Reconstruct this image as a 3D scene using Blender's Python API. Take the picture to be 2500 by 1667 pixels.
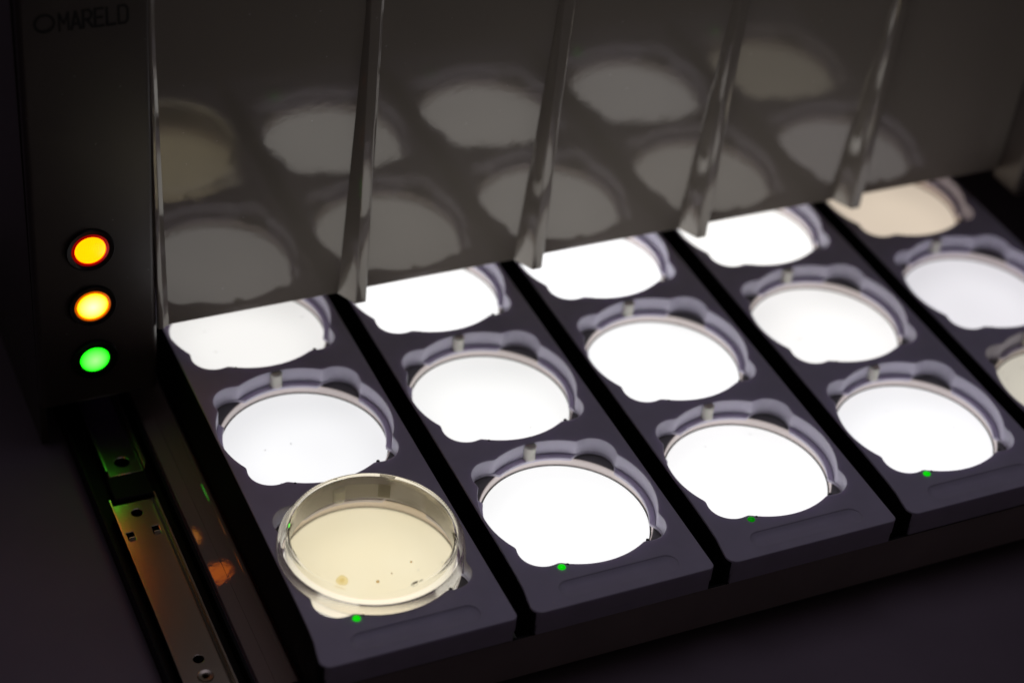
import bpy, bmesh, math, random
from mathutils import Vector, Matrix
random.seed(7)
U = 0.108                      # one tray pitch in metres; all numbers below are in pitches
scene = bpy.context.scene
for o in list(bpy.data.objects): bpy.data.objects.remove(o)
C = scene.collection

# ---------------------------------------------------------------- camera
YAW, PITCH, ROLL = 0.4855, 0.6568, 0.1100
CAM = Vector((-2.4529, -5.7573, 6.3982))
FPX = 4902.3
f = Vector((math.sin(YAW)*math.cos(PITCH), math.cos(YAW)*math.cos(PITCH), -math.sin(PITCH)))
r = f.cross(Vector((0, 0, 1))).normalized(); u = r.cross(f)
r2 = math.cos(ROLL)*r + math.sin(ROLL)*u; u2 = -math.sin(ROLL)*r + math.cos(ROLL)*u
cam = bpy.data.cameras.new('camera'); cam_o = bpy.data.objects.new('camera', cam); C.objects.link(cam_o)
cam_o.matrix_world = Matrix.Translation(CAM*U) @ Matrix((r2, u2, -f)).transposed().to_4x4()
cam.sensor_width = 36; cam.lens = FPX*36/2500
cam.clip_start = 0.02; cam.clip_end = 50
cam.dof.use_dof = True; cam.dof.focus_distance = 9.45*U; cam.dof.aperture_fstop = 3.7
scene.camera = cam_o
scene.render.resolution_x, scene.render.resolution_y = 1024, 682

# ---------------------------------------------------------------- light
world = bpy.data.worlds.new('World'); scene.world = world; world.use_nodes = True
bg = world.node_tree.nodes['Background']
bg.inputs[0].default_value = (1.0, 0.82, 0.82, 1); bg.inputs[1].default_value = 0.0135
lamp = bpy.data.lights.new('room_light', 'AREA'); lamp.shape = 'DISK'; lamp.size = 0.95
lamp.energy = 1.22; lamp.color = (0.84, 0.78, 1.0)
lo = bpy.data.objects.new('room_light', lamp); C.objects.link(lo)
lo.location = Vector((1.8, 3.3, 13.0))*U
lo.rotation_euler = (Vector((1.0, 0.0, 0.0))*U-lo.location).to_track_quat('-Z', 'Y').to_euler()
vs = scene.view_settings
vs.view_transform = 'Standard'; vs.look = 'None'; vs.exposure = 0; vs.gamma = 1; vs.use_curve_mapping = False
scene.render.engine = 'CYCLES'
scene.cycles.max_bounces = 12; scene.cycles.transmission_bounces = 12; scene.cycles.transparent_max_bounces = 12
scene.cycles.sample_clamp_indirect = 4.0

# ---------------------------------------------------------------- materials
def new_mat(name):
    m = bpy.data.materials.new(name); m.use_nodes = True
    return m, m.node_tree, m.node_tree.nodes, m.node_tree.links
def plastic(name, col, rough=0.4, spec=0.5, metal=0.0, bump=0.0, bscale=400, vary=0.0, vscale=30, rvary=0.0, trans=0.0, coat=0.0, sss=0.0, dust=0.0):
    m, nt, n, l = new_mat(name); b = n['Principled BSDF']
    b.inputs['Base Color'].default_value = (*col, 1); b.inputs['Roughness'].default_value = rough
    b.inputs['Metallic'].default_value = metal; b.inputs['Specular IOR Level'].default_value = spec
    if spec > .65: b.inputs['IOR'].default_value = 1.6; b.inputs['Specular Tint'].default_value = (1, .94, .86, 1)
    b.inputs['Transmission Weight'].default_value = trans; b.inputs['Coat Weight'].default_value = coat
    if sss:
        b.inputs['Subsurface Weight'].default_value = sss; b.inputs['Subsurface Radius'].default_value = (1, .85, 1); b.inputs['Subsurface Scale'].default_value = .004
    tc = n.new('ShaderNodeTexCoord')
    if vary or rvary:
        t = n.new('ShaderNodeTexNoise'); t.inputs['Scale'].default_value = vscale; t.inputs['Detail'].default_value = 8
        l.new(tc.outputs['Object'], t.inputs['Vector'])
        if vary:
            r_ = n.new('ShaderNodeValToRGB'); e = r_.color_ramp.elements
            e[0].position = .3; e[1].position = .75
            e[0].color = (*[c*(1-vary) for c in col], 1); e[1].color = (*[min(1, c*(1+vary)) for c in col], 1)
            l.new(t.outputs['Fac'], r_.inputs[0]); l.new(r_.outputs[0], b.inputs['Base Color'])
        if rvary:
            mr = n.new('ShaderNodeMapRange'); mr.inputs['From Min'].default_value = .3; mr.inputs['From Max'].default_value = .7
            mr.inputs['To Min'].default_value = max(0, rough-rvary); mr.inputs['To Max'].default_value = rough+rvary
            l.new(t.outputs['Fac'], mr.inputs[0]); l.new(mr.outputs[0], b.inputs['Roughness'])
    if dust:                                    # sparse specks of lint lying on the surface
        v = n.new('ShaderNodeTexVoronoi'); v.inputs['Scale'].default_value = 90
        nz = n.new('ShaderNodeTexNoise'); nz.inputs['Scale'].default_value = 1100
        ma = n.new('ShaderNodeVectorMath'); ma.operation = 'MULTIPLY_ADD'; ma.inputs[1].default_value = (.0014,)*3
        oi = n.new('ShaderNodeObjectInfo'); ad = n.new('ShaderNodeVectorMath'); ad.operation = 'ADD'
        l.new(tc.outputs['Object'], ad.inputs[0]); l.new(oi.outputs['Location'], ad.inputs[1])
        l.new(ad.outputs[0], nz.inputs['Vector']); l.new(nz.outputs['Color'], ma.inputs[0]); l.new(ad.outputs[0], ma.inputs[2]); l.new(ma.outputs[0], v.inputs['Vector'])
        lt = n.new('ShaderNodeMath'); lt.operation = 'LESS_THAN'; lt.inputs[1].default_value = .045; l.new(v.outputs['Distance'], lt.inputs[0])
        mu = n.new('ShaderNodeMath'); mu.operation = 'MULTIPLY'; mu.inputs[1].default_value = dust; l.new(lt.outputs[0], mu.inputs[0])
        mx = n.new('ShaderNodeMix'); mx.data_type = 'RGBA'; mx.inputs['B'].default_value = (.85, .82, .8, 1)
        src = b.inputs['Base Color'].links
        if src: l.new(src[0].from_socket, mx.inputs['A'])
        else: mx.inputs['A'].default_value = (*col, 1)
        l.new(mu.outputs[0], mx.inputs['Factor']); l.new(mx.outputs['Result'], b.inputs['Base Color'])
    if bump:
        t2 = n.new('ShaderNodeTexNoise'); t2.inputs['Scale'].default_value = bscale; t2.inputs['Detail'].default_value = 3
        l.new(tc.outputs['Object'], t2.inputs['Vector'])
        bp = n.new('ShaderNodeBump'); bp.inputs['Strength'].default_value = bump; bp.inputs['Distance'].default_value = 0.0005
        l.new(t2.outputs['Fac'], bp.inputs['Height']); l.new(bp.outputs[0], b.inputs['Normal'])
    return m
def emissive(name, col, s):
    m, nt, n, l = new_mat(name); b = n['Principled BSDF']
    b.inputs['Base Color'].default_value = (*[c*.5 for c in col], 1); b.inputs['Roughness'].default_value = .3
    b.inputs['Emission Color'].default_value = (*col, 1); b.inputs['Emission Strength'].default_value = s
    return m
def lens_mat(name, rim, core):
    """indicator lens: hot centre, less light towards its rim (object space, lens radius in metres)"""
    m, nt, n, l = new_mat(name); b = n['Principled BSDF']
    tc = n.new('ShaderNodeTexCoord'); ln = n.new('ShaderNodeVectorMath'); ln.operation = 'LENGTH'
    sp = n.new('ShaderNodeSeparateXYZ'); cb = n.new('ShaderNodeCombineXYZ')
    l.new(tc.outputs['Object'], sp.inputs[0]); l.new(sp.outputs['X'], cb.inputs['X']); l.new(sp.outputs['Z'], cb.inputs['Z'])
    l.new(cb.outputs[0], ln.inputs[0])
    mr = n.new('ShaderNodeMapRange'); mr.inputs['From Min'].default_value = 0; mr.inputs['From Max'].default_value = 0.085*U
    l.new(ln.outputs['Value'], mr.inputs[0])
    cr = n.new('ShaderNodeValToRGB'); e = cr.color_ramp.elements
    e[0].position = 0.05; e[0].color = (*core, 1); e[1].position = .85; e[1].color = (*rim, 1)
    l.new(mr.outputs[0], cr.inputs[0]); l.new(cr.outputs[0], b.inputs['Emission Color'])
    b.inputs['Emission Strength'].default_value = 4.0; b.inputs['Base Color'].default_value = (.02, .02, .02, 1); b.inputs['Roughness'].default_value = .25
    return m

# backlit diffuser: colour and strength come from each panel's own object colour; a few specks of dust lie on it
def diffuser():
    m, nt, n, l = new_mat('backlit_diffuser'); b = n['Principled BSDF']
    b.inputs['Base Color'].default_value = (.12, .12, .12, 1); b.inputs['Roughness'].default_value = .35
    oi = n.new('ShaderNodeObjectInfo'); tc = n.new('ShaderNodeTexCoord')
    ad = n.new('ShaderNodeVectorMath'); ad.operation = 'ADD'
    l.new(tc.outputs['Object'], ad.inputs[0]); l.new(oi.outputs['Location'], ad.inputs[1])
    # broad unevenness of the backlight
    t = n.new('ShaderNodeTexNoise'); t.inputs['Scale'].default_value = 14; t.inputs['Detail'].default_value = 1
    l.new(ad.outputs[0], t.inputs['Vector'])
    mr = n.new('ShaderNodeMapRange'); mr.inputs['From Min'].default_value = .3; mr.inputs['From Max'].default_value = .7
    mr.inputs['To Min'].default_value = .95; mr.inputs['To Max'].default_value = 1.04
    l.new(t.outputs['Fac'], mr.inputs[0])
    # dust
    v = n.new('ShaderNodeTexVoronoi'); v.inputs['Scale'].default_value = 70; v.voronoi_dimensions = '2D'
    nz = n.new('ShaderNodeTexNoise'); nz.inputs['Scale'].default_value = 900
    mx = n.new('ShaderNodeVectorMath'); mx.operation = 'MULTIPLY_ADD'; mx.inputs[1].default_value = (.0016, .0016, .0016)
    l.new(ad.outputs[0], nz.inputs['Vector']); l.new(nz.outputs['Color'], mx.inputs[0]); l.new(ad.outputs[0], mx.inputs[2])
    l.new(mx.outputs[0], v.inputs['Vector'])
    lt = n.new('ShaderNodeMath'); lt.operation = 'LESS_THAN'; lt.inputs[1].default_value = .03
    l.new(v.outputs['Distance'], lt.inputs[0])
    sc = n.new('ShaderNodeSeparateColor'); l.new(v.outputs['Color'], sc.inputs[0])
    g = n.new('ShaderNodeMath'); g.operation = 'GREATER_THAN'; g.inputs[1].default_value = .93; l.new(sc.outputs[0], g.inputs[0])
    mu = n.new('ShaderNodeMath'); mu.operation = 'MULTIPLY'; l.new(lt.outputs[0], mu.inputs[0]); l.new(g.outputs[0], mu.inputs[1])
    om = n.new('ShaderNodeMath'); om.operation = 'MULTIPLY_ADD'; om.inputs[1].default_value = -.75; om.inputs[2].default_value = 1
    l.new(mu.outputs[0], om.inputs[0])
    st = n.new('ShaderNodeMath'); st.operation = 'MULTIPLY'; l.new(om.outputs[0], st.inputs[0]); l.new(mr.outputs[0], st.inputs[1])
    # gradient painted into the emission: weaker towards the panel's edge, most at the back
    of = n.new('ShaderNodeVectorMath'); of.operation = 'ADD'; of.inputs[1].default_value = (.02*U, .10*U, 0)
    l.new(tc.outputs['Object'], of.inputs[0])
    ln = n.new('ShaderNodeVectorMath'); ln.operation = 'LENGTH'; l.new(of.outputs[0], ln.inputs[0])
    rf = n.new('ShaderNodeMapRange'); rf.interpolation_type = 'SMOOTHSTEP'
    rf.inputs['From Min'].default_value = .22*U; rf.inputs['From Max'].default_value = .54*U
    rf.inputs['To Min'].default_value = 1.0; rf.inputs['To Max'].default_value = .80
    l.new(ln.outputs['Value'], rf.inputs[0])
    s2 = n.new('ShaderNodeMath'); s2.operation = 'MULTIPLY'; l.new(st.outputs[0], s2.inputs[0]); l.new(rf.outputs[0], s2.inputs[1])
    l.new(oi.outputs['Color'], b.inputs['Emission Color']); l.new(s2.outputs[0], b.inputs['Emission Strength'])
    return m
def ring_glow():
    m, nt, n, l = new_mat('rim_painted_glow'); b = n['Principled BSDF']
    b.inputs['Base Color'].default_value = (.8, .74, .72, 1); b.inputs['Roughness'].default_value = .3
    oi = n.new('ShaderNodeObjectInfo'); l.new(oi.outputs['Color'], b.inputs['Emission Color']); b.inputs['Emission Strength'].default_value = 1  # weak emission added to the rim wall, in place of light from the panel
    return m
def glass(name, col, ior=1.45, rough=0.02):
    m, nt, n, l = new_mat(name); b = n['Principled BSDF']
    b.inputs['Base Color'].default_value = (*col, 1); b.inputs['Transmission Weight'].default_value = 1
    b.inputs['IOR'].default_value = ior; b.inputs['Roughness'].default_value = rough
    return m
def jelly():
    m, nt, n, l = new_mat('agar'); n.remove(n['Principled BSDF']); out = n['Material Output']
    tr = n.new('ShaderNodeBsdfTransparent'); tl = n.new('ShaderNodeBsdfTranslucent'); mix = n.new('ShaderNodeMixShader')
    tc = n.new('ShaderNodeTexCoord'); t = n.new('ShaderNodeTexNoise'); t.inputs['Scale'].default_value = 25; t.inputs['Detail'].default_value = 3
    l.new(tc.outputs['Object'], t.inputs['Vector'])
    cr = n.new('ShaderNodeValToRGB'); e = cr.color_ramp.elements
    e[0].position = .35; e[0].color = (.975, .96, .90, 1); e[1].position = .7; e[1].color = (.99, .982, .94, 1)
    l.new(t.outputs['Fac'], cr.inputs[0]); l.new(cr.outputs[0], tr.inputs['Color'])
    tl.inputs['Color'].default_value = (.9, .84, .66, 1); mix.inputs[0].default_value = .07
    l.new(tr.outputs[0], mix.inputs[1]); l.new(tl.outputs[0], mix.inputs[2]); l.new(mix.outputs[0], out.inputs['Surface'])
    return m
def film(name, col, fac, tint=(1, 1, 1)):
    m, nt, n, l = new_mat(name); n.remove(n['Principled BSDF']); out = n['Material Output']
    tr = n.new('ShaderNodeBsdfTransparent'); tl = n.new('ShaderNodeBsdfTranslucent'); mix = n.new('ShaderNodeMixShader')
    tr.inputs['Color'].default_value = (*tint, 1); tl.inputs['Color'].default_value = (*col, 1); mix.inputs[0].default_value = fac
    l.new(tr.outputs[0], mix.inputs[1]); l.new(tl.outputs[0], mix.inputs[2]); l.new(mix.outputs[0], out.inputs['Surface'])
    return m

M = dict(
    tray=plastic('lavender_grey_plastic', (.69, .655, .80), .45, .35, bump=.12, bscale=2500, vary=.07, vscale=40, sss=.35, dust=.6),
    black=plastic('black_plastic', (.006, .006, .007), .55, .2),
    backing=plastic('dark_grey_backing', (.20, .195, .185), .5, .3),
    hood=plastic('grey_gloss_plastic', (.285, .25, .21), .05, .70, bump=.042, bscale=300, dust=.2, vary=.03, vscale=9),
    box=plastic('dark_satin_plastic', (.105, .086, .075), .32, .4, dust=.12, bump=.08, bscale=1500, vary=.06, vscale=20),
    front=plastic('dark_front_plastic', (.42, .36, .34), .5, .3, bump=.1, bscale=1500, vary=.1, vscale=25),
    steel=plastic('rail_steel', (.74, .66, .54), .25, .5, metal=1, bump=.04, bscale=500),
    satin=plastic('painted_steel', (.46, .36, .31), .03, .64, bump=.05, bscale=350),
    table=plastic('table_laminate', (.26, .21, .25), .55, .3, bump=.1, bscale=900, vary=.22, vscale=5),
    ink=plastic('black_ink', (.022, .020, .019), .5, .2),
    bezel=plastic('black_bezel', (.008, .007, .007), .35, .4),
    post=plastic('milky_post', (.84, .81, .72), .35, .5, sss=.7),
    pin=plastic('dark_pin', (.03, .025, .03), .4, .4),
    led_on=emissive('green_led', (.0, 1.0, .0), .62), led_dim=emissive('green_led_dim', (.0, 1.0, .0), .17),
    red_lens=lens_mat('red_lens', (1.0, .185, .0), (1.0, .195, .0)), red_ring=emissive('red_lens_rim', (1, .0, .0), .22),
    amber_lens=lens_mat('amber_lens', (.72, .24, .0), (.8, .27, .17)), amber_ring=emissive('amber_lens_rim', (1, .16, .0), .55),
    green_lens=lens_mat('green_lens', (.0, .55, .0), (.11, .6, .075)), green_ring=plastic('green_lens_rim', (.0, .02, .0), .4),
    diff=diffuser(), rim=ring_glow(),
    dish=glass('clear_polystyrene', (.985, .95, .86), 1.32, .025), lid=glass('hazy_polystyrene', (.97, .925, .83), 1.22, .26), agar=jelly(),
    colony=film('colony', (.85, .72, .30), .08, (.985, .94, .78)), spot=film('small_colony', (.55, .42, .14), .25, (.9, .75, .45)), tear=film('agar_tear', (.03, .02, .01), .75),
    patch=film('sticker_film', (.80, .74, .60), .6),
)

# ---------------------------------------------------------------- helpers
def link(name, me, mat, parent=None, smooth=35, loc=(0, 0, 0)):
    o = bpy.data.objects.new(name, me); C.objects.link(o)
    if mat: me.materials.clear(); me.materials.append(mat)
    me.set_sharp_from_angle(angle=math.radians(smooth))
    # big flat faces stay flat, only the rounded edges between them are smoothed
    me.polygons.foreach_set('use_smooth', [not (abs(p.normal.z) > .99999 or p.area > (.22*U)**2) for p in me.polygons])
    o.parent = parent; o.location = Vector(loc)*U
    return o
def mesh_from(verts, faces):
    me = bpy.data.meshes.new('m'); me.from_pydata([Vector(v)*U for v in verts], [], faces); me.update(); return me
def bm_mesh(bm):
    bmesh.ops.recalc_face_normals(bm, faces=bm.faces[:]); me = bpy.data.meshes.new('m'); bm.to_mesh(me); bm.free(); return me
def box(x0, x1, y0, y1, z0, z1, bev=0.0, seg=3):
    bm = bmesh.new(); bmesh.ops.create_cube(bm, size=1)
    for v in bm.verts:
        v.co = Vector(((x0+x1)/2+v.co.x*(x1-x0), (y0+y1)/2+v.co.y*(y1-y0), (z0+z1)/2+v.co.z*(z1-z0)))*U
    if bev: bmesh.ops.bevel(bm, geom=bm.edges[:], offset=bev*U, segments=seg, affect='EDGES', profile=.5)
    return bm_mesh(bm)
def plate(loops, zt, zb, bev):
    """flat plate with holes, edges rounded by bev"""
    cu = bpy.data.curves.new('c', 'CURVE'); cu.dimensions = '2D'; cu.fill_mode = 'BOTH'
    cu.extrude = ((zt-zb)/2-bev)*U; cu.bevel_depth = bev*U; cu.bevel_resolution = 2; cu.offset = -bev*U
    for lp in loops:
        s = cu.splines.new('POLY'); s.points.add(len(lp)-1)
        for q, (x, y) in zip(s.points, lp): q.co = (x*U, y*U, 0, 1)
        s.use_cyclic_u = True
    o = bpy.data.objects.new('c', cu); C.objects.link(o)
    bpy.context.view_layer.update()
    dg = bpy.context.evaluated_depsgraph_get()
    me = bpy.data.meshes.new_from_object(o.evaluated_get(dg))
    bpy.data.objects.remove(o); bpy.data.curves.remove(cu)
    me.transform(Matrix.Translation((0, 0, (zt+zb)/2*U)))
    bm = bmesh.new(); bm.from_mesh(me); bmesh.ops.remove_doubles(bm, verts=bm.verts[:], dist=1e-6); return bm_mesh(bm)
def circ(cx, cy, r, n=96, a0=0): return [(cx+r*math.cos(a0+2*math.pi*k/n), cy+r*math.sin(a0+2*math.pi*k/n)) for k in range(n)]
def lathe(profile, n=128, closed=True):
    """profile of (r, z) turned about z"""
    bm = bmesh.new(); rings = []
    for (rr, z) in profile:
        if rr < 1e-6: rings.append([bm.verts.new((0, 0, z*U))])
        else: rings.append([bm.verts.new((rr*U*math.cos(2*math.pi*k/n), rr*U*math.sin(2*math.pi*k/n), z*U)) for k in range(n)])
    pairs = list(zip(rings, rings[1:])) + ([(rings[-1], rings[0])] if closed else [])
    for A, B in pairs:
        for k in range(n):
            a, b, c, d = A[k % len(A)], A[(k+1) % len(A)], B[(k+1) % len(B)], B[k % len(B)]
            vs_ = []
            for v in (a, b, c, d):
                if v not in vs_: vs_.append(v)
            if len(vs_) > 2:
                try: bm.faces.new(vs_)
                except ValueError: pass
    return bm_mesh(bm)
def sweep(profile, y0, y1, ny=2):
    """(x, z) open or closed section run along y with end caps"""
    bm = bmesh.new(); A = [bm.verts.new(Vector((x, y0, z))*U) for x, z in profile]; B = [bm.verts.new(Vector((x, y1, z))*U) for x, z in profile]
    m = len(profile)
    for k in range(m): bm.faces.new((A[k], A[(k+1) % m], B[(k+1) % m], B[k]))
    bm.faces.new(A); bm.faces.new(B[::-1])
    return bm_mesh(bm)
def thing(name, label, cat, loc=(0, 0, 0), group=None):
    o = bpy.data.objects.new(name, None); o.empty_display_size = .01; C.objects.link(o); o.location = Vector(loc)*U
    o['label'] = label; o['category'] = cat
    if group: o['group'] = group
    return o
def copy_tree(o, parent=None):
    c = o.copy(); C.objects.link(c)
    if parent: c.parent = parent
    for ch in o.children: copy_tree(ch, c)
    return c

# ---------------------------------------------------------------- table
TZ = -0.47
tb = link('table_top', plate([[(-30, -30), (30, -30), (30, 30), (-30, 30)]], TZ, TZ-.3, .01), M['table']); tb['kind'] = 'structure'

# ---------------------------------------------------------------- drawer base that carries the trays
base = thing('tray_drawer', 'dark flat drawer chassis with a long front wall under the row of trays', 'drawer', (2.2, -0.25, -.40))
def b_loc(me, name, mat): me.transform(Matrix.Translation(Vector((-2.2, .25, .40))*U)); return link(name, me, mat, base)
FY = -0.245
# front wall, its top edge notched under every gap between trays
pts = [(-.262, -.40), (4.95, -.40), (4.95, -.118)]
bm_top = [(-.262, -.118)]
me = box(-.262, 4.95, FY, FY+.014, -.405, -.151, .004); b_loc(me, 'front_wall', M['front'])
b_loc(box(-.258, 4.946, FY+.0015, FY+.0125, -.1505, -.1475, .001), 'shade_strip', M['black'])  # added black strip, stands in for shade on the wall's top edge
b_loc(box(-.240, 4.93, FY+.02, 3.7, -.395, -.32), 'floor', M['black'])
b_loc(box(-.262, -.241, FY+.02, 3.7, -.395, -.15), 'side_wall', M['black'])
for fx in (.2, 4.6): b_loc(lathe([(0, -.40), (.06, -.40), (.055, TZ+.001), (0, TZ+.001)], 32, False), 'foot', M['black']).location += Vector((fx, 0.1, 0))*U

# ---------------------------------------------------------------- sample trays
RW, RL, LD, LR = .431, .400, .376, .111
def well_r(R, t, k=160.0):
    vals = [R]
    for q in range(4):
        a = (t-math.radians(45+90*q)+math.pi) % (2*math.pi)-math.pi
        s = LD*math.sin(a)
        if abs(s) < LR and abs(a) < 1.2: vals.append(LD*math.cos(a)+math.sqrt(LR*LR-s*s))
    mx = max(vals); return mx+math.log(sum(math.exp(k*(v-mx)) for v in vals))/k
def well(R, cx, cy, n=288): 
    return [(cx+well_r(R, 2*math.pi*i/n)*math.cos(2*math.pi*i/n), cy+well_r(R, 2*math.pi*i/n)*math.sin(2*math.pi*i/n)) for i in range(n)]
WX, WY, Q = .181, .384, .9104
wells = [(WX, WY+Q*j) for j in range(4)]
def corner(px, py, x, y, rr, a0, a1, n=8): return [(px+rr*math.cos(a0+(a1-a0)*k/n), py+rr*math.sin(a0+(a1-a0)*k/n)) for k in range(n+1)]
def tray_outline(g=0.0):
    L = []
    L += corner(-.283+.05+g, -.255+.05+g, 0, 0, .05, math.pi, 1.5*math.pi)
    L += corner(.638-.03-g, -.255+.03+g, 0, 0, .03, 1.5*math.pi, 2*math.pi)
    L += [(.638-g, 3.65), (-.260+g, 3.65), (-.260+g, .6), (-.260+g, .15), (-.262+g, .0), (-.266+g, -.09), (-.276+g, -.15)]
    return L
GX0, GX1, GY0, GY1 = -.112, .488, -.205, -.104
def stadium(x0, x1, y0, y1, n=16):
    rr = (y1-y0)/2; cy = (y0+y1)/2
    return [(x1-rr+rr*math.cos(-math.pi/2+math.pi*k/n), cy+rr*math.sin(-math.pi/2+math.pi*k/n)) for k in range(n+1)] + \
           [(x0+rr+rr*math.cos(math.pi/2+math.pi*k/n), cy+rr*math.sin(math.pi/2+math.pi*k/n)) for k in range(n+1)]
top_me = plate([tray_outline()]+[well(RW, *w) for w in wells]+[stadium(GX0, GX1, GY0, GY1)], 0, -.086, .0042)
ledge_me = plate([tray_outline(.012)]+[well(RL, *w) for w in wells], -.0865, -.1055, .004)
def skirt():
    # thin black flank sheets hugging both long sides of the tray
    L = [(-.260, 3.64), (-.260, .6), (-.260, .15), (-.262, .0), (-.266, -.09), (-.276, -.15), (-.283, -.205), (-.2793, -.2235), (-.2684, -.2404)]
    outer = [(x-.0045, y) for x, y in L]; inner = [(x-.0005, y) for x, y in L][::-1]
    m1 = plate([outer+inner], -.010, -.31, .001); m2 = box(.6385, .6425, -.21, 3.64, -.31, -.010, .001)
    bm = bmesh.new(); bm.from_mesh(m1); bm.from_mesh(m2); return bm_mesh(bm)
skirt_me = skirt()
apron_me = box(-.262, .626, -.2455, -.205, -.1485, -.0845, .005)
backing_me = plate([[(-.244, -.19), (.630, -.19), (.630, 3.6), (-.244, 3.6)]]+[circ(*w, .4225, 128) for w in wells], -.1065, -.118, .0015)
panel_me = lathe([(0, -.1495), (.4095, -.1495), (.4095, -.155), (0, -.155)], 128, False)
rim_me = lathe([(.4185, -.1055), (.422, -.1045), (.4222, -.156), (.4175, -.156), (.4175, -.107)], 128)
gasket_me = lathe([(.4097, -.1485), (.4097, -.156), (.4174, -.156), (.4174, -.1478)], 128)
post_me = lathe([(0, -.006), (.024, -.006), (.031, -.012), (.031, -.08), (.034, -.0855), (0, -.0855)], 32, False)
pin_me = lathe([(0, .0005), (.006, .0002), (.009, -.002), (.009, -.006), (0, -.006)], 20, False)
led_me = lathe([(0, .009), (.010, .0075), (.017, .003), (.0195, -.002), (.0195, -.03), (0, -.03)], 32, False)
# shallow finger grip: steep back, long ramp to the front
def grip():
    bm = bmesh.new(); out = stadium(GX0-.006, GX1+.006, GY0-.006, GY1+.006, 24); n = len(out); cx, cy = (GX0+GX1)/2, (GY0+GY1)/2
    hw = (GX1-GX0)/2-(GY1-GY0)/2
    rings = []
    for s in (1, .93, .85, .72, .5, .25, .0):
        ring = []
        for x, y in out:
            sx = max(-hw, min(hw, x-cx)); qx = cx+sx+(x-cx-sx)*s; qy = cy+(y-cy)*s
            v = (qy-GY0)/(GY1-GY0); dep = -.002-.013*min(1, (1-s)*2.2)*max(.0, min(1, .10+v*1.1))
            ring.append(bm.verts.new(Vector((qx, qy, dep))*U))
        rings.append(ring)
    for A, B in zip(rings, rings[1:]):
        for k in range(n): bm.faces.new((A[k], A[(k+1) % n], B[(k+1) % n], B[k]))
    bm.faces.new(rings[-1]); bmesh.ops.remove_doubles(bm, verts=bm.verts[:], dist=1e-6)
    return bm_mesh(bm)
grip_me = grip()

def make_tray():
    t = thing('sample_tray', '', 'sample tray', (0, 0, 0), 'long lavender trays side by side on the drawer')
    link('tray_top', top_me, M['tray'], t)
    link('ledge_plate', ledge_me, M['tray'], t)
    link('front_lip', apron_me, M['tray'], t)
    link('side_skirt', skirt_me, M['black'], t)
    link('backing_plate', backing_me, M['backing'], t)
    for x, y in wells:
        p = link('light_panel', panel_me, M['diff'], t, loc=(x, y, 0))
        link('panel_rim', rim_me, M['rim'], p); link('gasket', gasket_me, M['bezel'], p)
        link('guide_post', post_me, M['post'], t, loc=(x-.005, y+.424, 0))
        link('pin', pin_me, M['pin'], t, loc=(x-.1885, y-.3955, 0))
        link('pin', pin_me, M['pin'], t, loc=(x+.240, y-.3685, 0))
    g = link('indicator_light', led_me, M['led_on'], t, loc=(-.042, -.020, 0))
    link('finger_grip', grip_me, M['tray'], t)
    return t
tray0 = make_tray()
labels = ['lavender tray carrying the lidded petri dish, nearest the metal slide rail',
          'second lavender tray from the slide rail, beside the dish tray, all its wells empty',
          'middle lavender tray of the five, with the dimmest green light at its front',
          'lavender tray second from the far right end of the row, bright white wells',
          'lavender tray at the far right end of the row, with dim beige wells']
# panel light per tray, front well first (strength folded into the colour)
W_ = (1.0, 1.0, 1.02)
def sc(c, s): return (c[0]*s*.95, c[1]*s*.95, c[2]*s*.95, 1)
lights = [[sc((1, .99, .955), 1.27), sc((.985, .985, 1), 1.04), sc((1, .985, .955), 1.0), sc(W_, .8)],
          [sc((1, 1, 1), 1.2), sc((1, .998, .985), 1.09), sc((1, .998, .99), 1.45), sc(W_, .8)],
          [sc((1, .995, 1), 1.2), sc((1, 1, 1), 1.22), sc((.995, .995, 1), 1.7), sc(W_, .8)],
          [sc((.985, .98, 1), 1.12), sc((1, .985, .97), 1.09), sc((1, .985, .955), 1.5), sc(W_, .8)],
          [sc((.78, .73, .62), .85), sc((.875, .855, .895), 1.02), sc((.76, .64, .51), .98), sc(W_, .7)]]
offs = [(0, 0), (-.002, -.003), (-.002, -.004), (.004, .004), (.0, .0)]
trays = [tray0]+[copy_tree(tray0) for _ in range(4)]
for i, t in enumerate(trays):
    t.location = Vector((i+offs[i][0], offs[i][1], 0))*U; t['label'] = labels[i]
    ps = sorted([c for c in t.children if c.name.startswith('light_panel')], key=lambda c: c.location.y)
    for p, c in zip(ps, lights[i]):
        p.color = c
        for q in p.children:
            q.color = (c[0]*.16, c[1]*.13, c[2]*.12, 1)
for c in trays[2].children:
    if c.name.startswith('indicator'):
        c.data = led_me.copy(); c.data.materials.clear(); c.data.materials.append(M['led_dim'])

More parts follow.
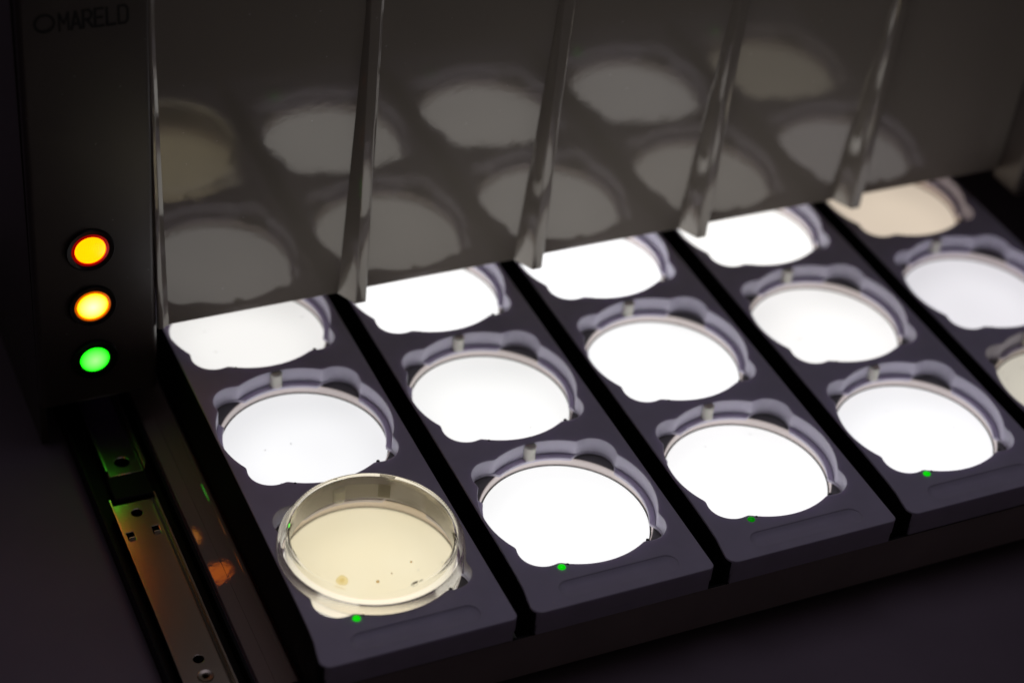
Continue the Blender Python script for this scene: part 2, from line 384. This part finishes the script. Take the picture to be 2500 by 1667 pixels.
# ---------------------------------------------------------------- hood with control panel
HY, HS = 2.015, .028
def lean(me):                     # the front leans towards the viewer by 1.6 degrees
    for v in me.vertices: v.co.y -= HS*(v.co.z-.187*U)
    return me
hood = thing('incubator_hood', 'grey glossy ribbed hood over the trays, with three lit buttons on its left column', 'incubator hood', (2.2, 2.1, TZ))
def h(name, me, mat, smooth=35, parent=None):
    me.transform(Matrix.Translation(Vector((-2.2, -2.1, -TZ))*U)); return link(name, me, mat, parent or hood, smooth)
ZT = 2.9
h('front_panel', lean(box(-.345, 4.76, HY, HY+.035, .187, ZT, .004)), M['hood'])
h('top_cover', box(-.95, 5.6, HY+.06, 4.0, ZT+.002, ZT+.04, .01), M['box'])
h('back_wall', box(-.90, 5.55, 3.95, 4.0, TZ+.002, ZT), M['box'])
def rib_mesh(bx0, bx1, tx0, tx1, prot, x_top0, x_top1, prot_top, z0=.187, drop=0.0):
    """upright fin: wide at the foot, tapering upwards; rounded nose"""
    bm = bmesh.new(); rows = []
    for i in range(25):
        s = i/24; z = z0+(ZT-.02-z0)*s; w = min(1.0, (z-z0)/1.62)
        lerp = lambda a, b: a+(b-a)*w
        a0, a1 = lerp(bx0, x_top0-.012), lerp(bx1, x_top1+.012); n0, n1 = lerp(tx0, x_top0+.006), lerp(tx1, x_top1-.006); p = lerp(prot, prot_top)
        sec = []
        rr = min(.012, p*.4, (n1-n0)*.4)
        sec.append((a0, HY+.002)); sec.append((a0+.02*(n0-a0), HY-.02*p))
        # left nose corner (soft), right nose corner (round)
        for k in range(4):
            t = k/3; P0 = Vector((n0-(n0-a0)*.06, HY-p*.94)); P1 = Vector((n0, HY-p)); P2 = Vector((n0+rr*.4, HY-p))
            sec.append(tuple(P0*(1-t)**2+P1*2*t*(1-t)+P2*t*t))
        for k in range(6):
            t = k/5; P0 = Vector((n1-rr, HY-p)); P1 = Vector((n1, HY-p)); P2 = Vector((n1, HY-p+rr))
            sec.append(tuple(P0*(1-t)**2+P1*2*t*(1-t)+P2*t*t))
        sec.append((a1, HY+.002))
        rows.append([bm.verts.new(Vector((x, y, z-(drop*(HY-y)/max(p, 1e-4) if i == 0 else 0)))*U) for x, y in sec])
    m = len(rows[0])
    for A, B in zip(rows, rows[1:]):
        for k in range(m): bm.faces.new((A[k], A[(k+1) % m], B[(k+1) % m], B[k]))
    bm.faces.new(rows[0]); bm.faces.new(rows[-1][::-1])
    return bm_mesh(bm)
for k in range(4):
    h('rib', lean(rib_mesh(.605+k*1.0, .765+k*1.0, .662+k*1.0, .722+k*1.0, .115, .680+k*1.012, .748+k*1.012, .022)), M['hood'], 30)
# left column
col = h('control_panel', lean(box(-.95, -.352, HY-.012, HY+.055, -.207, ZT, .028, 5)), M['box'])
h('left_side_wall', box(-.948, -.915, HY+.058, 3.94, TZ+.002, ZT), M['box'])
h('inner_side_wall', box(-.385, -.356, HY+.058, 3.94, -.20, ZT), M['tray'])
h('edge_rib', lean(rib_mesh(-.349, -.285, -.347, -.318, .022, -.372, -.345, .012)), M['hood'], 30)
# right end column, stands a little proud of the panel
h('end_column', lean(box(4.765, 5.6, 1.82, HY+.055, .10, ZT, .03, 5)), M['box'])
h('right_side_wall', box(5.56, 5.598, HY+.058, 3.94, TZ+.002, ZT), M['box'])
# indicator buttons on the left column
def button(z, lens, ring, rl, rr):
    y = HY-.012-HS*(z-.187)
    e = bpy.data.objects.new('indicator_button', None)
    be = lathe([(rr, .0), (rr, .012), (.113, .016), (.118, .010), (.118, -.01), (rr, -.01)], 64)
    for m_ in (be,): m_.transform(Matrix.Rotation(math.radians(90), 4, 'X'))
    b = link('indicator_button', be, M['bezel'], hood, 40); b.location = (Vector((-.673-2.2, y-2.1, z-TZ)))*U
    rg = lathe([(rl, .004), (rl, .012), (rr-.002, .010), (rr-.001, -.004), (rl, -.004)], 64); rg.transform(Matrix.Rotation(math.radians(90), 4, 'X'))
    link('lens_rim', rg, ring, b, 40)
    ln = lathe([(0, .020), (rl*.5, .018), (rl*.85, .013), (rl-.0015, .008), (rl-.0015, -.006), (0, -.006)], 64, False); ln.transform(Matrix.Rotation(math.radians(90), 4, 'X'))
    link('lens', ln, lens, b, 40)
    return b
button(.747, M['red_lens'], M['red_ring'], .076, .092)['label'] = 'topmost button, glowing yellow with a red rim'
button(.409, M['amber_lens'], M['amber_ring'], .078, .090)['label'] = 'middle button, pale yellow with an orange rim'
button(.072, M['green_lens'], M['green_ring'], .074, .090)['label'] = 'lowest button, glowing green'
# printed name and ring
def letters(hh=.086, ww=.040, pitch=.0525, t=.0125):
    """bold condensed capitals made of flat strokes in the x-z plane"""
    W, H = ww, hh
    bow = lambda x0, x1, z0, z1: [(x0, z1), (x1-.012, z1), (x1-.003, z1-.010), (x1, z1-.022), (x1, z0+.022), (x1-.003, z0+.010), (x1-.012, z0), (x0, z0)]
    glyphs = [[[(0, 0), (0, H)], [(W, 0), (W, H)], [(0, H), (W/2, H*.38)], [(W/2, H*.38), (W, H)]],
              [[(0, 0), (W/2, H)], [(W/2, H), (W, 0)], [(W*.22, H*.30), (W*.78, H*.30)]],
              [[(0, 0), (0, H)], bow(0, W*.92, H*.47, H), [(W*.42, H*.47), (W, 0)]],
              [[(0, 0), (0, H)], [(0, H), (W*.9, H)], [(0, H/2), (W*.8, H/2)], [(0, 0), (W*.9, 0)]],
              [[(0, 0), (0, H)], [(0, 0), (W*.9, 0)]],
              [[(0, 0), (0, H)], bow(0, W, 0, H)]]
    bm = bmesh.new(); y = 0.0
    for i, g in enumerate(glyphs):
        tt = t*.78 if i == 0 else t
        for st in g:
            for (xa, za), (xb, zb) in zip(st, st[1:]):
                y += .00001                       # strokes lie a hair above one another
                d = Vector((xb-xa, zb-za)); 
                if d.length < 1e-6: continue
                d.normalize(); n_ = Vector((-d.y, d.x))*tt/2; e = d*tt*.35
                q = [(xa-e.x+n_.x, za-e.y+n_.y), (xa-e.x-n_.x, za-e.y-n_.y), (xb+e.x-n_.x, zb+e.y-n_.y), (xb+e.x+n_.x, zb+e.y+n_.y)]
                bm.faces.new([bm.verts.new(Vector((px+i*pitch, -y, pz))*U) for px, pz in q])
    return bm_mesh(bm)
tm = letters()
lz = 1.955; ly = HY-.012-HS*(lz-.187)-.0025
o = link('lettering', tm, M['ink'], hood); o.location = Vector((-.765-2.2, ly-2.1, lz-TZ))*U
rm = lathe([(.036, 0), (.036, .001), (.047, .001), (.047, 0)], 48); rm.transform(Matrix.Rotation(math.radians(90), 4, 'X'))
o = link('printed_ring', rm, M['ink'], hood); o.location = Vector((-.83-2.2, ly-2.1, lz+.045-TZ))*U

# ---------------------------------------------------------------- pale side rail of the drawer and the steel slide beside it
rail = thing('drawer_rail', 'pale satin metal rail running beside the black flank of the nearest tray', 'rail', (-.36, 1, TZ))
def arc(cx, cz, rr, a0, a1, n=6): return [(cx+rr*math.cos(math.radians(a0+(a1-a0)*k/n)), cz+rr*math.sin(math.radians(a0+(a1-a0)*k/n))) for k in range(n+1)]
pz = lambda x: (-.31+.259*x)/.966          # the rail's face slopes 15 degrees
prof = [(-.434, -.465)]+arc(-.427, pz(-.427)-.007, .007, 180, 105)+[(-.3705, pz(-.3705)), (-.3695, pz(-.3695)-.003), (-.3665, pz(-.3665)-.003), (-.3655, pz(-.3655)), (-.302, pz(-.302))]+arc(-.287, pz(-.302)-.012, .018, 120, 0, 10)+[(-.266, -.465)]
me = sweep(prof, -.10, 3.8); me.transform(Matrix.Translation(Vector((.36, -1, -TZ))*U)); link('rail_body', me, M['satin'], rail, 25)
me = lathe([(0, 0), (.035, 0), (.04, -.006), (.04, -.05), (0, -.05)], 32, False)
link('bumper', me, M['black'], rail, loc=(-.31+.36, -.02-1, -.345-TZ))

slide = thing('drawer_slide', 'dark steel drawer slide with green, amber and red glints, below the lit buttons', 'drawer slide', (-.66, 1, TZ))
def s_(name, me, mat, smooth=35, parent=None):
    me.transform(Matrix.Translation(Vector((.66, -1, -TZ))*U)); return link(name, me, mat, parent or slide, smooth)
s_('outer_channel', sweep([(-.83, -.462), (-.47, -.462), (-.47, -.36), (-.485, -.36), (-.485, -.447), (-.815, -.447), (-.815, -.36), (-.83, -.36)], -1.2, 3.7), M['black'])
def channel(x0, x1, y0, y1, z, holes, fl=.045):
    m1 = plate([[(x0, y0), (x1, y0), (x1, y1), (x0, y1)]]+holes, z, z-.012, .003)
    bm = bmesh.new(); bm.from_mesh(m1)
    for sx, xx in ((-1, x0), (1, x1)):
        pf = [(xx+sx*.001, z-.008), (xx+sx*.010, z-.006), (xx+sx*.016, z+.004), (xx+sx*.018, z+fl), (xx+sx*.010, z+fl), (xx+sx*.008, z+.006), (xx+sx*.001, z+.0005)]
        m2 = sweep(pf, y0+.001, y1-.001); bm.from_mesh(m2); bpy.data.meshes.remove(m2)
    return bm_mesh(bm)
def rect(cx, cy, w, l): return [(cx-w/2, cy-l/2), (cx+w/2, cy-l/2), (cx+w/2, cy+l/2), (cx-w/2, cy+l/2)]
ZR = -.400
s_('rear_member', channel(-.710, -.540, 1.645, 3.6, ZR, [circ(-.625, 1.735, .036, 40)]), M['steel'])
fm = s_('front_member', channel(-.752, -.560, -1.2, 1.435, ZR, [circ(-.653, 1.355, .027, 32), rect(-.724, 1.205, .034, .055), rect(-.598, 1.212, .034, .055), circ(-.654, .335, .024, 32), circ(-.654, .225, .02, 32)]), M['steel'])
for cx, cy in ((-.724, 1.185), (-.598, 1.192)):
    s_('tab', box(cx-.015, cx+.015, cy-.006, cy+.002, ZR-.03, ZR+.014, .002), M['steel'], parent=fm).matrix_parent_inverse = Matrix.Identity(4)
me = lathe([(.012, -.002), (.018, .004), (.034, .006), (.038, .002), (.038, -.001), (.012, -.01)], 40); me.transform(Matrix.Translation(Vector((-.654, .225, ZR))*U))
s_('screw', me, M['steel'], parent=fm)
s_('stop_block', box(-.735, -.53, 1.455, 1.635, -.446, -.385, .01), M['black'])

# ---------------------------------------------------------------- petri dish, lying in the front well of the first tray
dish = thing('petri_dish', 'clear lidded petri dish with cream agar in the front well of the nearest tray', 'petri dish', (WX, WY, -.0855))
DZ = .0855
lid_me = lathe([(0, 0+.001), (.418, .001), (.425, .006), (.427, .1275), (.4262, .129), (.4155, .129), (.4147, .1275), (.412, .014), (0, .014)], 160, False)
link('lid', lid_me, M['lid'], dish, 40)
base_me = lathe([(0, .1845), (.3900, .1845), (.3915, .1838), (.3924, .1822), (.394, .030), (.392, .027), (.384, .027), (.382, .030), (.380, .168), (.376, .1715), (0, .1715)], 160, False)
bs = link('dish_base', base_me, M['dish'], dish, 40)
ag = link('agar', lathe([(0, .1695), (.372, .1695), (.3785, .166), (.3785, .128), (.372, .132), (0, .133)], 160, False), M['agar'], dish, 40)
def blob(r_, hgt, seed, n=40, jit=.08):
    rnd = random.Random(seed); ph = [rnd.random()*6.28 for _ in range(4)]
    bm = bmesh.new(); rings = []
    for s, z in ((1, 0), (.85, -hgt*.6), (.45, -hgt), (0.0, -hgt)):
        if s == 0: rings.append([bm.verts.new((0, 0, z*U))]); continue
        rings.append([bm.verts.new((r_*s*(1+jit*sum(math.sin((q+2)*2*math.pi*k/n+ph[q])/(q+1) for q in range(4)))*math.cos(2*math.pi*k/n)*U, r_*s*(1+jit*sum(math.sin((q+2)*2*math.pi*k/n+ph[q])/(q+1) for q in range(4)))*math.sin(2*math.pi*k/n)*U, z*U)) for k in range(n)])
    for A, B in zip(rings, rings[1:]):
        for k in range(n):
            bm.faces.new((A[k], A[(k+1) % n], B[(k+1) % n], B[k]) if len(B) > 1 else (A[k], A[(k+1) % n], B[0]))
    bm.faces.new(rings[0])
    return bm_mesh(bm)
for i, (x, y, rr, mt) in enumerate([(-.22, -.207, .030, 'colony'), (-.22, -.205, .012, 'colony'), (-.072, -.264, .008, 'spot'), (.115, -.195, .005, 'spot'), (.006, -.235, .0035, 'spot')]):
    link('colony', blob(rr, .006, i), M[mt], ag, loc=(x, y, .127))
for i, (x, y, w, a) in enumerate([(.061, -.366, .020, .15), (.094, -.360, .010, .3)]):
    o = link('agar_tear', blob(w, .004, 20+i, 24, .35), M['tear'], ag, loc=(x, y, .175-.004)); o.scale = (1, .28, 1); o.rotation_euler.z = a
    o.location.z = .170*U
# curved clear sticker on the back of the side wall
bm = bmesh.new(); P = []
for k in range(9):
    a = math.radians(64.5-9.0*k/8); P.append((bm.verts.new(Vector((.3785*math.cos(a), .3785*math.sin(a), .045))*U), bm.verts.new(Vector((.3785*math.cos(a), .3785*math.sin(a), .124))*U),
             bm.verts.new(Vector((.376*math.cos(a), .376*math.sin(a), .124))*U), bm.verts.new(Vector((.376*math.cos(a), .376*math.sin(a), .045))*U)))
for A, B in zip(P, P[1:]):
    for k in range(4): bm.faces.new((A[k], A[(k+1) % 4], B[(k+1) % 4], B[k]))
bm.faces.new(P[0]); bm.faces.new(P[-1][::-1])
link('sticker', bm_mesh(bm), M['patch'], bs)
